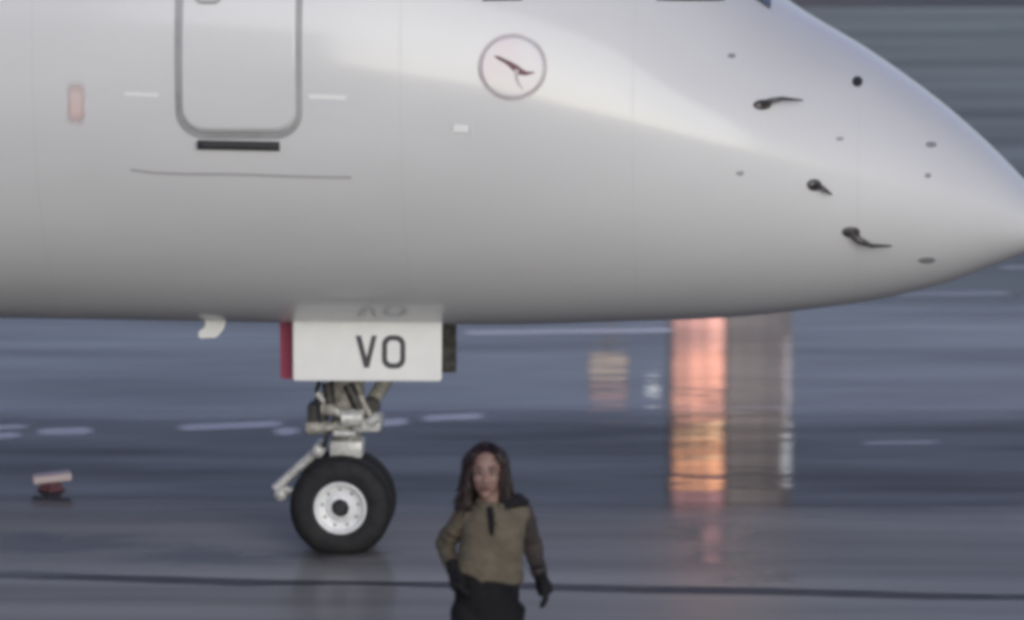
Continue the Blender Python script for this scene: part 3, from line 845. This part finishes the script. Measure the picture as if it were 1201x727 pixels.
M['black_cloth'] = noisy(principled('black_cloth', (0.012,0.012,0.015), 0.9, spec=0.2), (0.009,0.009,0.011), (0.018,0.017,0.02), 9, bump=0.5, bump_scale=24)
M['lip'] = principled('lip', (0.13,0.05,0.05), 0.5)
M['eye_white'] = principled('eye_white', (0.22,0.2,0.2), 0.3)
M['iris'] = principled('iris', (0.02,0.014,0.012), 0.2)

pg = gp(572, 938); pg.y = 25.6; pg.x = (572-CX)/253.0
per = tag(empty('person', (pg.x, pg.y, 0)), 'person with long dark hair in a khaki vest and black trousers walking towards the camera', 'person')

# joints (own axes: x to the picture's right, facing -y)
SHL, ELL, WRL = (-.100,.0,1.35), (-.203,.13,1.185), (-.155,-.06,1.095)
SHR, ELR, WRR = (.160,.01,1.35), (.205,.17,1.185), (.245,.06,1.05)
HIL, KNL, ANL = (-.085,0,.92), (-.085,-.20,.50), (-.085,-.20,.09)
HIR, KNR, ANR = (.085,.01,.92), (.085,.08,.49), (.08,.36,.16)
def limb(mb, pts, rads, n=16):
    P, Q = [], []
    for i in range(len(pts)-1):
        a, b = Vector(pts[i]), Vector(pts[i+1]); m = 5
        for k in range(m + (i == len(pts)-2)):
            f = k/m; P.append(a.lerp(b, f)); Q.append(rads[i]+(rads[i+1]-rads[i])*f)
    return mb.tube(P, Q, n)
def hand(mb, wr, dirv, palm_n, thumb_side, curl=.5, g=0.0):
    """palm, four unequal bent fingers and a thumb leaving the palm's side"""
    d = Vector(dirv).normalized(); nn = Vector(palm_n); nn = (nn-d*nn.dot(d)).normalized(); sd = d.cross(nn)*thumb_side
    w0 = Vector(wr)
    mb.tube([w0-d*.02, w0+d*.02, w0+d*.055, w0+d*.09], [.024+g,.030+g,.036+g,.032+g], 12)
    mb.tube([w0+d*.03-sd*.028, w0+d*.085-sd*.03], .014+g, 8); mb.tube([w0+d*.03+sd*.024, w0+d*.085+sd*.028], .014+g, 8)
    for k, L in enumerate((.068,.078,.073,.056)):
        b0 = w0+d*.082+sd*(.030-.020*k); p = [b0]; v = d.copy()
        for j, f in enumerate((.45,.32,.23)):
            v = (v+nn*curl*(.35+.25*j)).normalized(); p.append(p[-1]+v*L*f)
        mb.tube(p, [.0095+g,.009+g,.0085+g,.0065+g], 8)
    b0 = w0+d*.025+sd*.030; v = (d*.75+sd*.65).normalized()
    p = [b0, b0+v*.032]; v = (v+d*.5+nn*.35).normalized(); p += [p[-1]+v*.028, p[-1]+v*.05]
    mb.tube(p, [.013+g,.0115+g,.010+g,.007+g], 8)

HND = ((WRL, (.25,-.55,-.75), (1,0,0), 1, .9), (WRR, (.30,-.25,-.90), (-1,.1,0), -1, 1.0))
HC = Vector((-.008,-.015,1.555))           # head centre
body = MB()
body.rings([(1.40,.03,.005,.06,.055),(1.36,.03,.005,.115,.075),(1.25,.025,.0,.115,.09),(1.12,.005,.0,.105,.08),(1.0,.0,.0,.125,.09),(.90,.0,.0,.135,.10),(.84,0,0,.12,.09)], 24)
limb(body, [SHL, ELL, WRL], [.036,.033,.025]); limb(body, [SHR, ELR, WRR], [.036,.033,.025])
limb(body, [HIL, KNL, ANL], [.078,.052,.036]); limb(body, [HIR, KNR, ANR], [.078,.052,.036])
body.tube([(.028,.012,1.34),(.012,.006,1.42),(-.004,0,1.50)], [.062,.052,.054], 18)
for h_ in HND: hand(body, *h_)
for an, back in ((ANL, 0), (ANR, 1)):
    a = Vector(an); body.tube([a+Vector((0,.05,-.045)), a+Vector((0,-.06,-.05)), a+Vector((0,-.16,-.065))], [.03,.034,.022], 10)
# head: skull, jaw, cheeks, nose, brow, ears
body.ball(HC+Vector((0,.012,.025)), (.074,.090,.088), 24, 16)
body.ball(HC+Vector((0,-.018,-.030)), (.061,.070,.082), 24, 16)
body.ball(HC+Vector((0,-.058,-.092)), (.026,.024,.022), 16, 10)
for s_ in (-1, 1):
    body.ball(HC+Vector((s_*.034,-.058,-.022)), (.026,.022,.024), 14, 8)
    body.ball(HC+Vector((s_*.030,-.078,.026)), (.026,.012,.008), 14, 8)
    body.ball(HC+Vector((s_*.074,.008,-.012)), (.010,.020,.030), 12, 8)
body.tube([HC+Vector((0,-.082,.018)), HC+Vector((0,-.096,-.008)), HC+Vector((0,-.108,-.030)), HC+Vector((0,-.086,-.040))], [.009,.010,.014,.009], 10)
body.ball(HC+Vector((0,-.080,-.063)), (.022,.013,.012), 12, 8)
remeshed(body, 'body', M['skin'], per, .0065, 3)
for s_ in (-1, 1):
    e = MB().ball(HC+Vector((s_*.029,-.074,.006)), (.0135,.011,.0075), 14, 8).build('eye', M['eye_white'], per, True)
    MB().ball(HC+Vector((s_*.029,-.0815,.006)), (.0062,.0045,.0062), 12, 8).build('iris', M['iris'], e, True)
    MB().tube([HC+Vector((s_*.013,-.091,.030)), HC+Vector((s_*.030,-.092,.035)), HC+Vector((s_*.048,-.078,.030))], [.003,.0042,.002], 8).build('eyebrow', M['hair'], per, True)
MB().tube([HC+Vector((-.023,-.083,-.064)), HC+Vector((-.010,-.0945,-.061)), HC+Vector((0,-.0955,-.0625)), HC+Vector((.010,-.0945,-.061)), HC+Vector((.023,-.083,-.064))], [.002,.006,.007,.006,.002], 8).build('lips', M['lip'], per, True)

# hair: cap and many tapered locks falling to the shoulders
hr = MB()
rnd = random.Random(3)
hr.ball(HC+Vector((0,.026,.032)), (.083,.090,.094), 22, 14)
for k in range(420):
    th = rnd.uniform(-1, 1)*math.pi*.84 + math.pi/2             # around the head, open at the face
    el = rnd.uniform(.10, 1.35)
    root = HC+Vector((.084*math.cos(th)*math.cos(el), .020+.094*math.sin(th)*math.cos(el), .038+.098*math.sin(el)))
    out = Vector((math.cos(th), math.sin(th), 0))
    front = out.y < -.30
    if front: out = Vector((math.copysign(rnd.uniform(.80, .94), out.x), rnd.uniform(-.5, -.25), 0))
    L = rnd.uniform(.12, .22)*(1.08 if out.x > 0 else .98); rr = rnd.uniform(.004, .010)
    sp = rnd.uniform(.080, .108)
    side = HC+Vector((out.x*sp, .018+out.y*rnd.uniform(.085, .105), rnd.uniform(-.02, .035)))
    low = Vector((HC.x+out.x*rnd.uniform(.080, .128), HC.y+.02+out.y*rnd.uniform(.085, .12), HC.z-L*.62))
    tip = low+Vector((rnd.uniform(-.035, .03)+out.x*.012, rnd.uniform(-.03, .015), -rnd.uniform(.02, .09)))
    ph, am = rnd.uniform(0, 6), rnd.uniform(.001, .004)
    ctl = [root, root.lerp(side, .55)+out*.012+Vector((0,0,.014)), side, side.lerp(low, .5), low, tip]
    P = []
    for i in range(len(ctl)-1):
        for f in (0, .5): 
            q = ctl[i].lerp(ctl[i+1], f)
            P.append(q+Vector((math.sin(ph+4*(i+f)*.6), .6*math.cos(ph+2*(i+f)), 0))*am*min(1, (i+f)/2))
    P.append(tip)
    rads = [rr*(.7+.4*math.sin(math.pi*i/len(P)))*(1-.25*i/len(P)) for i in range(len(P)-1)]+[.0010]
    hr.tube(P, rads, 5)
hr.build('hair', M['hair'], per, True)

# vest, sleeves, collar, hood, trousers, shoes
vest = MB()
vest.rings([(1.418,.03,.01,.075,.066),(1.385,.03,.008,.125,.088),(1.345,.03,.005,.150,.106),(1.25,.024,.0,.148,.120),(1.15,.010,0,.156,.122),(1.09,.002,.0,.164,.126),(1.06,.0,0,.160,.124)], 32)
vest.ball((-.095,.005,1.352), (.05,.058,.046)); vest.ball((.150,.008,1.352), (.05,.058,.046))
for k in range(7):      # folds
    z = 1.07+.045*k
    vest.tube([(-.13+.02*k,-.08,z+.02), (-.03+.015*k,-.115,z-.012), (.09-.01*k,-.104,z+.01)], [.004,.013,.004], 8)
vest.v = [(x, y, z-(.22*x*min(1, max(0, (1.22-z)/.14)))) for x, y, z in vest.v]
remeshed(vest, 'vest', M['khaki'], per, .009, 4, .008)
for nm, (a, b_, c_) in (('l', (SHL, ELL, WRL)), ('r', (SHR, ELR, WRR))):
    sm = MB(); av, bv, cv = Vector(a), Vector(b_), Vector(c_)
    limb(sm, [av+Vector((0,0,.01)), bv, cv], [.054,.049,.036])
    for k in range(4):
        p = av.lerp(bv, .35+.2*k); sm.tube([p+Vector((-.04,-.035,.012)), p+Vector((0,-.052,-.004)), p+Vector((.04,-.03,.010))], [.006,.014,.006], 8)
        p = bv.lerp(cv, .15+.22*k); sm.tube([p+Vector((-.035,-.03,.010)), p+Vector((0,-.044,-.003)), p+Vector((.035,-.025,.010))], [.006,.012,.006], 8)
    remeshed(sm, 'sleeve', M['sleeve' if nm == 'r' else 'tan_sleeve'], per, .008, 4, .008)
cl = MB()
n_ = 16
cl.tube([(.022+.066*math.cos(q), -.012+.062*math.sin(q), 1.412+.018*math.sin(q)) for q in [R(-62+304*k/n_) for k in range(n_+1)]], [.017]*(n_+1), 10)
remeshed(cl, 'collar', M['khaki'], per, .006, 3)
pk = MB()
pk.tube([(.010,-.074,1.400),(.016,-.106,1.360),(.020,-.128,1.300),(.022,-.131,1.275)], [(.016,.016),(.018,.018),(.012,.012),(.006,.006)], 12)
remeshed(pk, 'placket', M['black_cloth'], per, .006, 3)
for h_ in HND:
    gl = MB(); hand(gl, *h_, .004)
    gl.tube([Vector(h_[0])-Vector(h_[1]).normalized()*.05, Vector(h_[0])+Vector(h_[1]).normalized()*.01], [.036,.033], 12)
    remeshed(gl, 'glove', M['black_cloth'], per, .0055, 2)
hd_ = MB()
hd_.tube([(.065,-.055,1.395),(.10,-.03,1.415),(.145,.0,1.42),(.185,.02,1.395)], [.022,.034,.036,.022], 12)
hd_.tube([(.09,.05,1.43),(.03,.09,1.43),(-.05,.08,1.42)], [.04,.05,.035], 12)
remeshed(hd_, 'hood', M['black_cloth'], per, .008, 4)
tr = MB()
tr.rings([(1.115,.0,0,.138,.105),(1.06,-.002,0,.145,.108),(.98,-.005,0,.152,.118),(.90,-.004,0,.154,.122),(.83,0,0,.14,.105)], 30)
limb(tr, [HIL, KNL, (ANL[0], ANL[1], ANL[2]+.03)], [.092,.068,.062]); limb(tr, [HIR, KNR, (ANR[0], ANR[1]-.02, ANR[2]+.03)], [.092,.068,.062])
remeshed(tr, 'trousers', M['black_cloth'], per, .011, 4, .004)
for an, tilt in ((ANL, 0), (ANR, 1)):
    a = Vector(an); sh = MB(); z = 0.0 if not tilt else .03
    heel = a+Vector((0,.055,-a.z+.035+(.10 if tilt else 0))); mid = a+Vector((0,-.05,-a.z+.037+(.04 if tilt else 0))); toe = a+Vector((0,-.17,-a.z+.028))
    sh.tube([heel, mid, toe], [.034,.038,.026], 14); sh.tube([heel+Vector((0,-.02,.01)), a+Vector((0,0,.02))], [.036,.044], 12)
    remeshed(sh, 'shoe', M['black_cloth'], per, .009, 3)
